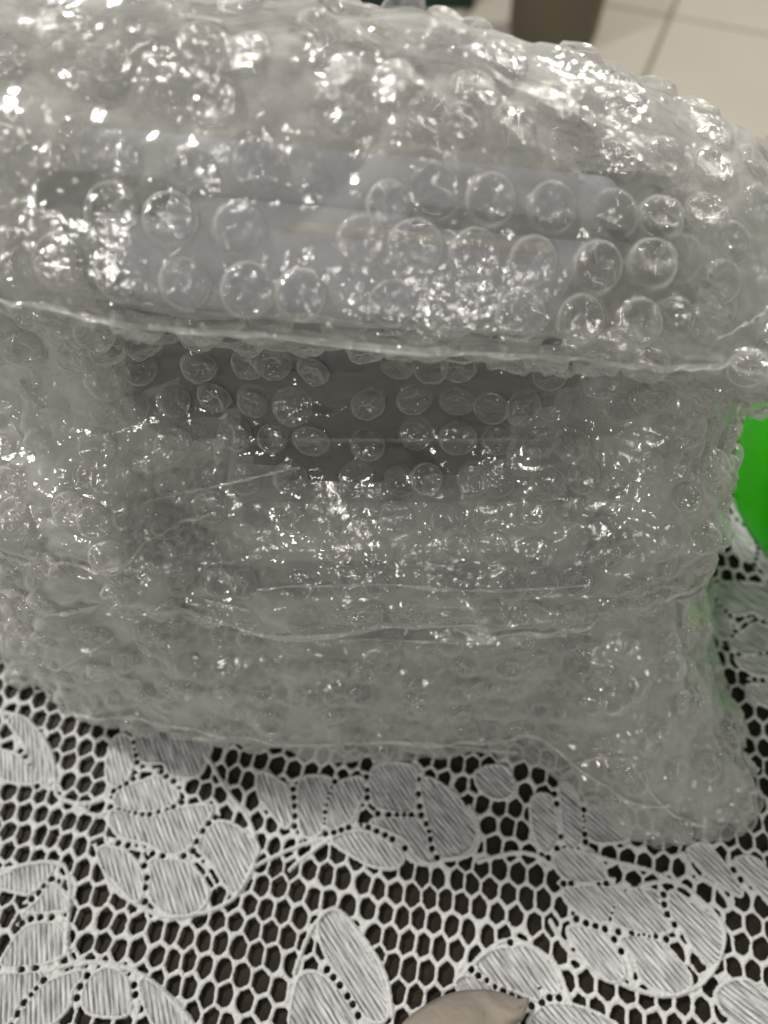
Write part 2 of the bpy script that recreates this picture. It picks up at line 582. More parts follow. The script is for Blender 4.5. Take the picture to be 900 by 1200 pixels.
# signed distance to the petals (nearest and second nearest)
D1 = np.full(shape, 50.0); D2 = np.full(shape, 50.0); ID = np.full(shape, -1)
for k, P in enumerate(polys):
    mg = 7.0
    x0, y0 = P.min(0) - mg
    x1, y1 = P.max(0) + mg
    i0, i1 = np.searchsorted(gx, (x0, x1))
    j0, j1 = np.searchsorted(gy, (y0, y1))
    if i1 <= i0 or j1 <= j0:
        continue
    xx, yy = X[j0:j1, i0:i1], Y[j0:j1, i0:i1]
    best = np.full(xx.shape, 1e9)
    ins = np.zeros(xx.shape, bool)
    for q in range(len(P)):
        a, b = P[q], P[(q + 1) % len(P)]
        e = b - a
        t = np.clip(((xx - a[0]) * e[0] + (yy - a[1]) * e[1]) / (e @ e + 1e-9), 0, 1)
        best = np.minimum(best, np.hypot(xx - a[0] - t * e[0], yy - a[1] - t * e[1]))
        cond = ((a[1] > yy) != (b[1] > yy)) & (xx < (b[0] - a[0]) * (yy - a[1]) / (b[1] - a[1] + 1e-12) + a[0])
        ins ^= cond
    sd = np.where(ins, -best, best)
    d1, d2, idv = D1[j0:j1, i0:i1], D2[j0:j1, i0:i1], ID[j0:j1, i0:i1]
    m1 = sd < d1
    d2n = np.where(m1, d1, np.minimum(d2, sd))
    D2[j0:j1, i0:i1] = d2n
    ID[j0:j1, i0:i1] = np.where(m1, k, idv)
    D1[j0:j1, i0:i1] = np.where(m1, sd, d1)

STEMS_PX = [
 [(90,945),(112,956),(132,950),(150,955)],
 [(300,1015),(330,1000),(370,985),(395,978)],
 [(50,1140),(85,1130),(117,1128),(150,1135),(167,1143),(190,1160),(213,1182),(230,1205)],
 [(-20,1024),(5,1020),(33,1013),(60,1011),(77,1017),(83,1047),(80,1090),(83,1123),(95,1132)],
 [(112,990),(120,1010),(130,1037),(160,1060),(200,1075),(247,1067),(277,1050),(297,1018),(300,1000)],
 [(-10,835),(10,836),(33,845),(57,875),(65,908),(67,932),(93,942),(120,938)],
 [(645,1080),(665,1113),(690,1133),(733,1155),(777,1167),(813,1158),(839,1130),(847,1087),(817,1052),(787,1033),(750,1038)],
 [(345,1140),(358,1105),(372,1080),(395,1066),(430,1105),(452,1145),(460,1190)],
 [(340,1020),(353,1008),(390,982),(423,973),(463,987),(490,1012),(519,1008),(552,1001),(562,975),(550,945)],
 [(535,1150),(572,1113),(605,1102),(648,1128),(668,1175)],
 [(240,880),(262,920),(292,962),(300,985)],
 [(560,1010),(600,1000),(625,1002),(650,1015)],
 [(855,1060),(840,1040),(815,1025),(800,1000)],
 [(690,1000),(720,1010),(760,1020),(790,1035)],
]
DS = np.full(shape, 50.0)
for P in STEMS_PX:
    P = np.array([on_plane(px, py)[:2] for px, py in P]) * 1000.0
    fine = []
    for i in range(len(P) - 1):
        p0, p1, p2, p3 = P[max(i - 1, 0)], P[i], P[i + 1], P[min(i + 2, len(P) - 1)]
        for t in np.linspace(0, 1, 8, endpoint=False):
            fine.append(0.5 * (2 * p1 + (-p0 + p2) * t + (2 * p0 - 5 * p1 + 4 * p2 - p3) * t * t + (-p0 + 3 * p1 - 3 * p2 + p3) * t ** 3))
    fine = np.array(fine + [P[-1]])
    i0, i1 = np.searchsorted(gx, (fine[:, 0].min() - 3, fine[:, 0].max() + 3))
    j0, j1 = np.searchsorted(gy, (fine[:, 1].min() - 3, fine[:, 1].max() + 3))
    xx, yy = X[j0:j1, i0:i1], Y[j0:j1, i0:i1]
    b_ = np.full(xx.shape, 50.0)
    for a, b in zip(fine[:-1], fine[1:]):
        e = b - a
        t = np.clip(((xx - a[0]) * e[0] + (yy - a[1]) * e[1]) / (e @ e + 1e-9), 0, 1)
        b_ = np.minimum(b_, np.hypot(xx - a[0] - t * e[0], yy - a[1] - t * e[1]))
    DS[j0:j1, i0:i1] = np.minimum(DS[j0:j1, i0:i1], b_)
f = np.maximum(f, np.where(DS < 6, 0.72 - DS + 0.15 * vnoise(X, Y, 1.0, 33), -9))
BW = 0.95
D1 = D1 - 0.3
D2 = D2 - 0.3
f = f + 0.11 * vnoise(X, Y, 0.8, 31)
f = np.where(D1 < 6, np.maximum(f, BW - D1 + 0.15 * vnoise(X, Y, 1.1, 32)), f)
f = np.maximum(f, np.minimum(3.1 - D2, 2.0))
# ladder holes along the seams between neighbouring petals
cand = np.argwhere((np.abs(D1 - D2) < 0.22) & (D1 > 0.3) & (D1 < 2.1))
cand = cand[np.random.default_rng(3).permutation(len(cand))]
order = np.lexsort((cand[:, 0] // 2, cand[:, 1] // 2))
cand = cand[order]
holes = []
cell = {}
for j, i in cand:
    x, y, d = gx[i], gy[j], D1[j, i]
    rr = min(max(d - 0.05, 0.42), 1.0)
    sp = 2 * rr + 0.5
    key = (int(x // 2.5), int(y // 2.5))
    ok = True
    for a in (-1, 0, 1):
        for b in (-1, 0, 1):
            for (hx, hy, hr) in cell.get((key[0] + a, key[1] + b), ()):
                if (hx - x) ** 2 + (hy - y) ** 2 < (rr + hr + 0.45) ** 2:
                    ok = False
    if ok:
        holes.append((x, y, rr))
        cell.setdefault(key, []).append((x, y, rr))
for x, y, rr in holes:
    i0, i1 = np.searchsorted(gx, (x - 2, x + 2))
    j0, j1 = np.searchsorted(gy, (y - 2, y + 2))
    d = np.hypot(X[j0:j1, i0:i1] - x, Y[j0:j1, i0:i1] - y) - rr
    f[j0:j1, i0:i1] = np.where(D1[j0:j1, i0:i1] > 0.15, np.minimum(f[j0:j1, i0:i1], d), f[j0:j1, i0:i1])
f = np.where(D1 < 0.1, 2.0, f)

# snap the vertices near a hole's rim onto the rim
gyf, gxf = np.gradient(f, RES)
g2 = gxf ** 2 + gyf ** 2 + 1e-3
sn = (f > -0.8 * RES) & (f < 0.45 * RES) & (D1 > 0.1)
stp = np.clip(f / g2, -0.5, 0.5)
XS = np.where(sn, X - stp * gxf, X)
YS = np.where(sn, Y - stp * gyf, Y)
def cloth_z(x, y):
    return 0.9 * vnoise(x, y, 38, 21) + 0.35 * vnoise(x, y, 13, 22)          # mm
fz = np.clip(f, 0, 0.55) / 0.55
Z = 0.75 * np.sqrt(fz) + cloth_z(X, Y) * 0.5
twist = 0.75 + 0.25 * np.sin((X * 0.8 + Y * 1.3) * 4.2 + 2 * vnoise(X, Y, 3, 9))
Z += np.where(D1 > -0.4, 0.8 * np.exp(-((D1 - 0.42) / 0.38) ** 2) * twist, 0)
Z += 0.7 * np.exp(-(DS / 0.5) ** 2) * (0.7 + 0.3 * twist)
Z += 0.16 * vnoise(X, Y, 0.9, 8)
# ribbing inside the petals
rib_ang = math.radians(-62)
def petal_angle(k):
    c = polys[k].mean(0)
    return math.radians(-68 + 0.14 * (c[0] + 80)) + 0.10 * math.sin(k * 12.9)
U = np.zeros(shape); Vv = np.zeros(shape)
for k in range(len(polys)):
    m = ID == k
    a = petal_angle(k)
    U[m] = (-math.sin(a) * X[m] + math.cos(a) * Y[m]) / 1.45
    Vv[m] = (math.cos(a) * X[m] + math.sin(a) * Y[m]) / 30.0
inside = D1 < 0
Z += np.where(inside, 0.09 * np.sin(2 * np.pi * U) - 0.18 + 0.18 * np.exp(D1 / 0.4), 0)
keepv = (f > -0.8 * RES)
kf = keepv[:-1, :-1] & keepv[1:, :-1] & keepv[:-1, 1:] & keepv[1:, 1:]
cx, cy = X[:-1, :-1] + RES / 2, Y[:-1, :-1] + RES / 2
kf &= ~((cx > -100) & (cx < 88) & (cy > 104))            # nothing of the cloth shows under the parcel
kf &= ~((cx <= -100) & (cy > 150))
idx = np.arange(X.size).reshape(shape)
quads = np.stack([idx[:-1, :-1], idx[:-1, 1:], idx[1:, 1:], idx[1:, :-1]], -1)
Vall = np.stack([XS, YS, Z], -1).reshape(-1, 3) / 1000.0
dq = 0.25 * (D1[:-1, :-1] + D1[1:, :-1] + D1[:-1, 1:] + D1[1:, 1:])
idq = ID[:-1, :-1]
cloth = thing("tablecloth", "white lace tablecloth with hexagon net and ribbed leaf motifs spread over the dark table", "tablecloth")
def sub_mesh(name, mask, uv=False):
    q = quads[mask]
    if not len(q):
        return None
    used, inv = np.unique(q, return_inverse=True)
    me = mesh_np(name, Vall[used], inv.reshape(-1, 4))
    if uv:
        l = me.uv_layers.new(name="UVMap")
        uvs = np.stack([U.ravel()[used][inv.ravel()], Vv.ravel()[used][inv.ravel()]], -1)
        l.data.foreach_set("uv", uvs.astype(np.float32).ravel())
    return me
in_petal = kf & (dq < 0)
in_bord = kf & (dq >= 0) & (dq < 1.0)
in_net = kf & (dq >= 1.0)
o = new_obj("net", sub_mesh("net", in_net), cloth, M_cotton); o["kind"] = "stuff"
o = new_obj("border_cord", sub_mesh("border_cord", in_bord), cloth, M_cotton); o["kind"] = "stuff"
for k in range(len(polys)):
    me = sub_mesh("petal", in_petal & (idq == k), uv=True)
    if me:
        new_obj("petal", me, cloth, M_petal)

# the rest of the cloth: the same net as plain strips, hanging a hand's breadth over the table's edges
def outer_net():
    V, F = [], []
    DROP = 0.14
    w = 0.0006
    def bend(x, y):
        z = -0.0004
        for lo, hi, ax in ((TX0, TX1, 0), (TY0, TY1, 1)):
            v = (x, y)[ax]
            if v > hi + 0.003:
                z -= v - hi - 0.003; v = hi + 0.003
            elif v < lo - 0.003:
                z += v - lo + 0.003; v = lo - 0.003
            if ax == 0: x = v
            else: y = v
        return (x, y, z)
    R3 = math.sqrt(3)
    px_, py_ = PITCH_X / 1000, PITCH_Y / 1000
    i_n, j_n = int(1.6 / px_), int(1.2 / py_)
    cl, sl = math.cos(LROT), math.sin(LROT)
    hexo = [(0, 2 / 3 * py_), (px_ / 2, 1 / 3 * py_), (px_ / 2, -1 / 3 * py_), (0, -2 / 3 * py_)]
    for r in range(-j_n, j_n):
        for c in range(-i_n // 1, i_n):
            a, b = (c + 0.5 * (r % 2)) * px_, r * py_
            x, y = a * cl - b * sl, a * sl + b * cl
            if not (TX0 - DROP < x < TX1 + DROP and TY0 - DROP < y < TY1 + DROP):
                continue
            if -0.1795 < x < 0.1995 and -0.0335 < y < 0.2045 and not (x < -0.1 and y > 0.15) \
                    and not (-0.1 < x < 0.0885 and y > 0.1035):
                continue
            if (x < TX0 or x > TX1) and (y < TY0 or y > TY1):
                continue
            pts = []
            for hx, hy in hexo:
                pts.append((x + hx * cl - hy * sl, y + hx * sl + hy * cl))
            for (xa, ya), (xb, yb) in zip(pts[:-1], pts[1:]):
                dx, dy = xb - xa, yb - ya
                l = math.hypot(dx, dy)
                nx, ny = -dy / l * w, dx / l * w
                k = len(V)
                V += [bend(xa - nx, ya - ny), bend(xb - nx, yb - ny), bend(xb + nx, yb + ny), bend(xa + nx, ya + ny)]
                F.append((k, k + 1, k + 2, k + 3))
    return mesh_np("outer_net", V, F)
o = new_obj("outer_net", outer_net(), cloth, M_cotton, smooth=False); o["kind"] = "stuff"

# ------------------------------------------------------------------ the parcel: things inside
def part_box(name, parent, mat, *a, **k):
    bm = bmesh.new()
    rounded_box(bm, *a, **k)
    return new_obj(name, bm_mesh(name, bm), parent, mat)
top_box = thing("plastic_box", "lavender plastic box with dark lid groove in the top of the bubble wrapped parcel", "box", (-0.007, 0.1165, 0.1592))
top_box.rotation_euler = (math.radians(-40), math.radians(6), 0)
def taper_box(name, parent, mat, x0, x1, y0, y1, z0, z1, t0, t1, r):
    """box whose ends lean: t0 / t1 = how far the left / right end draws in at the foot"""
    bm = bmesh.new()
    rounded_box(bm, x0, x1, y0, y1, z0, z1, r=r, seg=4)
    for v in bm.verts:
        k = max(0.0, 1 - (v.co.z - z0) / (z1 - z0))
        fx = (v.co.x - x0) / (x1 - x0)
        v.co.x += (t0 * (1 - fx) - t1 * fx) * k ** 1.4
        v.co.z += 0.0015 * (2 * fx - 1) ** 2
    return new_obj(name, bm_mesh(name, bm), parent, mat)
taper_box("body", top_box, M_lav, -0.053, 0.053, 0.0, 0.015, 0.0, 0.0218, 0.009, 0.010, 0.004)
taper_box("groove", top_box, M_dark, 0.010, 0.058, -0.0006, 0.014, 0.0190, 0.0235, 0.0, 0.0, 0.002)
taper_box("groove", top_box, M_dark, -0.061, -0.036, -0.0006, 0.014, 0.0165, 0.0240, 0.0, 0.0, 0.002)
taper_box("rim", top_box, M_cream, -0.014, 0.040, -0.0008, 0.013, 0.0160, 0.0182, 0.0, 0.0, 0.0009)  # thin strip standing in for a cream highlight on the box edge
taper_box("lid", top_box, M_lav, -0.054, 0.053, 0.0015, 0.014, 0.0215, 0.0325, 0.0, 0.0, 0.004)
taper_box("end_cap", top_box, M_dark, 0.0480, 0.0570, -0.0004, 0.0145, -0.001, 0.0260, -0.009, 0.011, 0.002)
taper_box("end_cap", top_box, M_dark, -0.0600, -0.0510, 0.0000, 0.0145, -0.003, 0.0220, 0.011, -0.011, 0.0018)
taper_box("strap", top_box, M_red, 0.0450, 0.0480, -0.0008, 0.014, 0.0015, 0.0175, 0.0, 0.004, 0.0008)
taper_box("foot", top_box, M_dark, -0.047, -0.014, 0.003, 0.015, -0.0055, 0.0012, 0.004, 0.006, 0.0015)
low_box = thing("storage_box", "grey storage box under the lavender box in the bubble wrapped parcel", "box", (0.005, 0.150, 0.004))
part_box("body", low_box, M_grey, -0.054, 0.056, -0.036, 0.042, 0.060, 0.074, r=0.004)
part_box("base", low_box, M_grey, -0.048, 0.052, -0.044, 0.042, 0.0, 0.052, r=0.006)
part_box("shade_slab", low_box, M_shade, -0.050, 0.052, -0.0225, -0.004, 0.0735, 0.0800, r=0.002)  # slab added to carry the recess's painted shade further down
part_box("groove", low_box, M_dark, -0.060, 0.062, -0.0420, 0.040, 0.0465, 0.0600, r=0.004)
part_box("lid", low_box, M_shade, -0.084, 0.078, -0.007, 0.040, 0.074, 0.151, r=0.018)  # dark block put in so the recess looks shaded through the film
part_box("slot", low_box, M_dark, 0.016, 0.032, -0.0075, -0.004, 0.091, 0.099, r=0.0015)
part_box("slot", low_box, M_dark, -0.045, -0.010, -0.0075, -0.004, 0.114, 0.126, r=0.0015)

# ------------------------------------------------------------------ the parcel: bubble wrap
WRAP_O = np.array([0.0, 0.14, 0.0])
wrap = thing("bubble_wrap", "clear bubble wrap wound in crumpled layers around a stack of boxes on the lace cloth", "bubble wrap", tuple(WRAP_O))

#        z     yf     yb     xl      xr     n
KEYS = np.array([
 (0.0025, 0.0735, 0.205, -0.152, 0.126, 3.2),
 (0.010, 0.0745, 0.205, -0.150, 0.122, 3.2),
 (0.030, 0.0810, 0.205, -0.144, 0.107, 3.4),
 (0.048, 0.0900, 0.204, -0.138, 0.102, 3.6),
 (0.057, 0.0985, 0.203, -0.136, 0.101, 3.6),
 (0.0655, 0.0990, 0.203, -0.136, 0.101, 3.6),
 (0.0705, 0.0890, 0.203, -0.135, 0.100, 3.6),
 (0.0755, 0.0925, 0.202, -0.133, 0.101, 3.8),
 (0.083, 0.1010, 0.201, -0.130, 0.101, 3.8),
 (0.090, 0.1100, 0.200, -0.126, 0.101, 3.8),
 (0.097, 0.1190, 0.199, -0.124, 0.101, 3.8),
 (0.106, 0.1290, 0.197, -0.121, 0.103, 3.8),
 (0.114, 0.1345, 0.196, -0.119, 0.104, 3.8),
 (0.127, 0.1370, 0.193, -0.116, 0.106, 3.8),
 (0.138, 0.1340, 0.190, -0.114, 0.106, 3.8),
 (0.1435, 0.1230, 0.188, -0.112, 0.105, 3.8),
 (0.149, 0.1130, 0.186, -0.110, 0.103, 3.8),
 (0.1545, 0.1080, 0.185, -0.109, 0.102, 3.8),
 (0.1585, 0.1060, 0.183, -0.107, 0.100, 3.8),
 (0.163, 0.1090, 0.181, -0.106, 0.098, 3.8),
 (0.172, 0.1160, 0.176, -0.102, 0.090, 3.6),
 (0.181, 0.1240, 0.171, -0.096, 0.079, 3.4),
 (0.188, 0.1315, 0.167, -0.088, 0.066, 3.2),
 (0.193, 0.1380, 0.163, -0.076, 0.050, 2.9),
 (0.1965, 0.1440, 0.159, -0.054, 0.030, 2.6),
 (0.1980, 0.1480, 0.1555, -0.026, 0.008, 2.4),
 (0.1983, 0.1510, 0.1520, -0.012, -0.008, 2.2),
])
up_ = KEYS[:, 0] > 0.1395
KEYS[up_, 0] += 0.0055 * (1 - np.clip((KEYS[up_, 0] - 0.1585) / 0.038, 0, 1))
seg = np.hypot(np.diff(KEYS[:, 0]), np.diff(KEYS[:, 1]))
ARC = np.concatenate([[0], np.cumsum(seg)])
SLEN = ARC[-1]
LIP_S = (ARC[18], ARC[6], ARC[1])

def keys_at(s):
    return np.stack([np.interp(s, ARC, KEYS[:, c]) for c in range(6)], -1)

def base_surface(th, s):
    """th: angle array (0 = right, -pi/2 = front), s: arc length up the front; returns xyz"""
    K = keys_at(s)
    z, yf, yb, xl, xr, n = [K[..., i] for i in range(6)]
    c, sn_ = np.cos(th), np.sin(th)
    ex = np.sign(c) * np.abs(c) ** (2 / n)
    ey = np.sign(sn_) * np.abs(sn_) ** (2 / n)
    cxm, hw = (xl + xr) / 2, (xr - xl) / 2
    cym, hd = (yf + yb) / 2, (yb - yf) / 2
    x = cxm + hw * ex
    y = cym + hd * ey
    z = z + (0.004 - 0.17 * x) * np.clip(z / 0.19, 0, 1) ** 3
    # at the sides the loose wrap spans the recesses instead of following them
    zc_ = np.array([0.0025, 0.06, 0.0705, 0.164, 0.2])
    span = np.interp(z, zc_, [0.0735, 0.086, 0.089, 0.106, 0.14])
    wside = np.clip((np.abs(x - 0.002) - 0.050) / 0.028, 0, 1)
    wside = wside * wside * (3 - 2 * wside)
    rec = np.clip(np.interp(z, KEYS[:, 0], KEYS[:, 1]) - span, 0, 1) * (z < 0.1635)
    front = np.clip((0.150 - y) / 0.035, 0, 1)
    y = y - 0.85 * rec * wside * front
    y = y + 0.15 * np.clip(-0.045 - x, 0, 1) * front
    fl = np.clip((x - 0.045) / 0.045, 0, 1)
    fl = fl * fl * (3 - 2 * fl) * np.clip(1 - z / 0.065, 0, 1) ** 1.3 * np.clip((0.165 - y) / 0.05, 0, 1)
    y = y - (0.043 + 0.016 * np.clip((x - 0.100) / 0.02, 0, 1)) * fl
    return np.stack([x, y, z], -1)

def noise3(P, scale, seed):
    out = np.empty(len(P))
    off = Vector((seed * 7.13, seed * 3.71, seed * 5.27))
    f_ = mnoise.noise
    for i, p in enumerate((P / scale).tolist()):
        out[i] = f_(Vector(p) + off)
    return out

def facets(P, scale, seed):
    """crumpled-film relief: ridges between flat cells"""
    out = np.empty(len(P))
    off = Vector((seed * 7.13, seed * 3.71, seed * 5.27))
    v_ = mnoise.voronoi
    for i, p in enumerate((P / scale).tolist()):
        d = v_(Vector(p) + off)[0]
        out[i] = d[1] - d[0]
    return out

def sheet(nt_, ns_, s0, s1, offset, seed, amp):
    # even angles along the perimeter of a typical ring
    tt = np.linspace(-np.pi, np.pi, 2001)
    ring = base_surface(tt, np.full_like(tt, ARC[8]))
    L_ = np.concatenate([[0], np.cumsum(np.linalg.norm(np.diff(ring, axis=0), axis=1))])
    # start the seam at the back
    th = np.interp(np.linspace(0, L_[-1], nt_ + 1)[:-1], L_, tt) + np.pi / 2
    ss = np.linspace(s0, s1, ns_)
    TH, SS = np.meshgrid(th, ss)
    P = base_surface(TH, SS)
    dth = np.roll(P, -1, 1) - np.roll(P, 1, 1)
    dss = np.gradient(P, axis=0)
    Nn = np.cross(dth, dss)
    Nn /= np.linalg.norm(Nn, axis=2)[..., None] + 1e-12
    flat = P.reshape(-1, 3)
    side = np.clip((np.abs(flat[:, 0] + 0.006) - 0.045) / 0.035, 0, 1)
    low = np.clip((0.15 - flat[:, 2]) / 0.03, 0, 1)
    topm = np.clip((flat[:, 2] - 0.181) / 0.01, 0, 1)
    a = (0.25 + 1.05 * np.maximum(np.maximum(side, 0.75 * low), 0.75 * topm)) * amp
    a *= 1 - 0.55 * np.clip((flat[:, 0] - 0.03) / 0.03, 0, 1) * np.clip((flat[:, 2] - 0.160) / 0.015, 0, 1)
    d = a * (0.0042 * noise3(flat, 0.030, seed) + 0.0024 * noise3(flat, 0.012, seed + 1)
             + 0.0034 * (facets(flat, 0.020, seed + 2) - 0.3) + 0.0014 * (facets(flat, 0.007, seed + 5) - 0.3) + 0.0008 * noise3(flat, 0.004, seed + 3))
    # a corner of the film lies out on the cloth at the right
    left = np.clip((-0.058 - flat[:, 0]) / 0.03, 0, 1) * np.clip((0.185 - flat[:, 2]) / 0.02, 0, 1)
    d += left * amp * (0.0055 * noise3(flat, 0.026, seed + 8) + 0.0030 * (facets(flat, 0.014, seed + 9) - 0.3) + 0.002)
    Q = flat + Nn.reshape(-1, 3) * (d + offset)[:, None]
    Q[:, 2] = np.maximum(Q[:, 2], 0.0016)
    Q = Q.reshape(P.shape)
    dth = np.roll(Q, -1, 1) - np.roll(Q, 1, 1)
    dss = np.gradient(Q, axis=0)
    N2 = np.cross(dth, dss)
    N2 /= np.linalg.norm(N2, axis=2)[..., None] + 1e-12
    return TH, SS, Q, N2, dth

def in_recess(P):
    """the middle of the two hollows, where only one layer of wrap spans the gap"""
    x, y, z = P[..., 0], P[..., 1], P[..., 2]
    m = np.clip((np.interp(z, [0.095, 0.118], [0.058, 0.080]) - np.abs(x - np.interp(z, [0.095, 0.118], [0.001, -0.006]))) / 0.042, 0, 1) * (y < 0.16)
    tray = np.clip((0.070 - np.abs(x + 0.002)) / 0.014, 0, 1) * (y < 0.15) * np.clip((z - 0.162) / 0.004, 0, 1) * np.clip((0.190 - z) / 0.005, 0, 1)
    return np.maximum(0.52 * tray, m * np.maximum(np.clip((z - 0.083) / 0.018, 0, 1) * np.clip((0.157 - z) / 0.005, 0, 1),
                          1.0 * np.clip((z - 0.046) / 0.006, 0, 1) * np.clip((0.0695 - z) / 0.004, 0, 1)))

def grid_mesh(name, Q, r0=0, r1=None, open_=False, sides=False):
    q = Q[r0:r1]
    ns_, nt_ = q.shape[:2]
    idx = np.arange(ns_ * nt_).reshape(ns_, nt_)
    nx_ = np.roll(idx, -1, 1)
    F = np.stack([idx[:-1], nx_[:-1], nx_[1:], idx[1:]], -1).reshape(-1, 4)
    if open_:
        cen = q.reshape(-1, 3)[F].mean(1)
        F = F[in_recess(cen) + 0.35 * noise3(cen, 0.012, 77) < 0.6]
    if sides:          # bunched up at the two ends only: the boxes fill the middle
        cen = q.reshape(-1, 3)[F].mean(1)
        F = F[np.abs(cen[:, 0]) + 0.006 * noise3(cen, 0.015, 78) > 0.068]
    return mesh_np(name, q.reshape(-1, 3) - WRAP_O, F)

NT, NS = 640, 270
TH, SS, Q, NN, DT = sheet(NT, NS, 0, SLEN, 0.0, 1, 1.0)
film_o = new_obj("film", grid_mesh("film", Q), wrap, M_film)
TH2, SS2, Q2, NN2, DT2 = sheet(260, 120, 0, SLEN, -0.0045, 31, 1.25)
new_obj("inner_film", grid_mesh("inner_film", Q2, open_=True), wrap, M_inner)

TH3, SS3, Q3, NN3, DT3 = sheet(170, 76, 0, SLEN, -0.0150, 57, 1.7)
new_obj("inner_film", grid_mesh("inner_film", Q3, sides=True), wrap, M_deep)

# bubbles: a set of half-crushed domes, shared by all
def bubble_mesh(k, na=30, nr=13):
    r = np.random.default_rng(100 + k)
    R, H = 0.0048, r.uniform(0.0017, 0.0027)
    off = Vector((k * 5.3, k * 2.1, k * 9.7))
    cxo, cyo = r.uniform(-0.4, 0.4, 2)
    V = []
    for i in range(nr):
        q_ = i / nr
        t = 1 - q_ ** 1.6                      # more rings near the wall
        rad = R * (0.985 * t + 0.015) if i else R
        h = H * (1 - t ** 7.0) ** 0.5
        for j in range(na):
            a = 2 * math.pi * j / na
            x, y = rad * math.cos(a), rad * math.sin(a)
            p = Vector((x, y, h))
            d = mnoise.voronoi(p / 0.0026 + off)[0]
            d2 = mnoise.voronoi(p / 0.0013 + off)[0]
            crush = (0.0017 * (0.35 - (d[1] - d[0])) + 0.0013 * mnoise.noise(p / 0.0040 + off)
                     + 0.0005 * (0.35 - (d2[1] - d2[0])))
            wgt = min(1, h / H) ** 2
            rim = 1 - 0.55 * wgt * (1 - (rad / R)) * r.uniform(0.9, 1.0)
            V.append((x * (1 + 0.05 * wgt * mnoise.noise(p / 0.003 + off)), y, max(0.0001, h * rim + crush * wgt)))
    H = max(H, 0.001)
    top = len(V)
    zc = np.mean([v[2] for v in V[-na:]])
    V.append((0, 0, zc))
    # weld skirt round the foot
    sk = len(V)
    for j in range(na):
        a = 2 * math.pi * j / na
        V.append((R * 1.10 * math.cos(a), R * 1.10 * math.sin(a), -0.0003))
    bm = bmesh.new()
    vs = [bm.verts.new(v) for v in V]
    for i in range(nr - 1):
        for j in range(na):
            bm.faces.new((vs[i * na + j], vs[i * na + (j + 1) % na], vs[(i + 1) * na + (j + 1) % na], vs[(i + 1) * na + j]))
    for j in range(na):
        bm.faces.new((vs[(nr - 1) * na + j], vs[(nr - 1) * na + (j + 1) % na], vs[top]))
        bm.faces.new((vs[sk + j], vs[sk + (j + 1) % na], vs[(j + 1) % na], vs[j]))
    me = bm_mesh("bubble", bm)
    me.materials.append(M_bubble)
    me.polygons.foreach_set("use_smooth", np.ones(len(me.polygons), dtype=bool))
    return me
BUB = [bubble_mesh(k) for k in range(16)]
BUB_LO = [bubble_mesh(k, 16, 6) for k in range(8)]

def place_bubbles(TH, SS, Q, NN, DT, pitch, row, s_from, s_to, seed):
    r = np.random.default_rng(seed)
    res = []
    ns_, nt_ = Q.shape[:2]
    s = s_from
    k = 0
    while s < s_to:
        i = int(round((s - SS[0, 0]) / (SS[-1, 0] - SS[0, 0]) * (ns_ - 1)))
        ring = Q[i]
        nxt = np.roll(ring, -1, 0)
        L_ = np.concatenate([[0], np.cumsum(np.linalg.norm(nxt - ring, axis=1))])
        # phase fixed at the middle of the front, so rows line up there
        jf = np.argmin(np.abs((TH[i] + np.pi / 2 + np.pi) % (2 * np.pi) - np.pi))
        pit = pitch * (0.84 if ring[jf][2] > 0.187 else 1)
        n = int(L_[-1] / pit)
        ph = L_[jf] + (0.5 * pit if k % 2 else 0)
        for m in range(n):
            l = (ph + m * pit + r.normal(0, 0.0005)) % L_[-1]
            j = int(np.searchsorted(L_, l)) % nt_
            P_ = Q[i, j]
            wild = max(min(1, max(0, (abs(P_[0] + 0.006) - 0.052) / 0.02)), 0.35 if P_[2] < 0.15 else 0, 0.8 if P_[2] > 0.186 else 0)
            if r.random() < 0.06 * wild:
                continue
            i2 = int(np.clip(i + round(r.normal(0, 2.2 * wild)), 0, ns_ - 1))
            j2 = (j + int(round(r.normal(0, 2.2 * wild)))) % nt_
            nn_ = NN[i2, j2] + r.normal(0, (0.15 if P_[2] < 0.16 else 0.07) * wild, 3)
            res.append((Q[i2, j2], nn_ / np.linalg.norm(nn_), DT[i2, j2], wild))
        s += row * (0.8 if ring[jf][2] > 0.187 else 1)
        k += 1
    return res
def bub_matrix(p, n, t, scale, spin):
    n = Vector(n)
    t = Vector(t)
    t = (t - n * t.dot(n)).normalized()
    b = n.cross(t)
    M = Matrix((t, b, n)).transposed() @ Matrix.Rotation(spin, 3, 'Z') @ Matrix.Diagonal(scale)
    M = M.to_4x4()
    M.translation = Vector(p - WRAP_O)
    return M
outer = place_bubbles(TH, SS, Q, NN, DT, 0.0114, 0.0099, 0.006, SLEN - 0.002, 4)
from mathutils import kdtree
kd = kdtree.KDTree(len(outer))
for i_, e in enumerate(outer):
    kd.insert(Vector(e[0]), i_)
kd.balance()
dist_b = np.array([kd.find(Vector(p))[2] for p in Q.reshape(-1, 3).tolist()])
clr = 0.40 + 0.60 * np.clip((dist_b - 0.0036) / 0.0014, 0, 1)
clr *= 1 - 0.56 * in_recess(Q.reshape(-1, 3))  # haze thinned so the darkened recess shows through
att = film_o.data.attributes.new("bubble_clear", 'FLOAT', 'POINT')
att.data.foreach_set("value", clr.astype(np.float32))
camp = np.array(cam.location)
near = []
for (p, n, t, i) in outer:
    v = camp - p
    dist = np.linalg.norm(v)
    facing = float(np.dot(n, v) / dist)
    d = p - camp
    zc = d @ cF
    u, w = (d @ cR) / zc, (d @ cU) / zc
    vis = abs(u) < 0.53 and abs(w) < 0.70 and facing > -0.05
    near.append((-(max(facing, 0.1) / dist) if vis else 1.0, p, n, t, i))
near.sort(key=lambda e: e[0])
rb = np.random.default_rng(9)
mass_bm = bmesh.new()
parts = 0
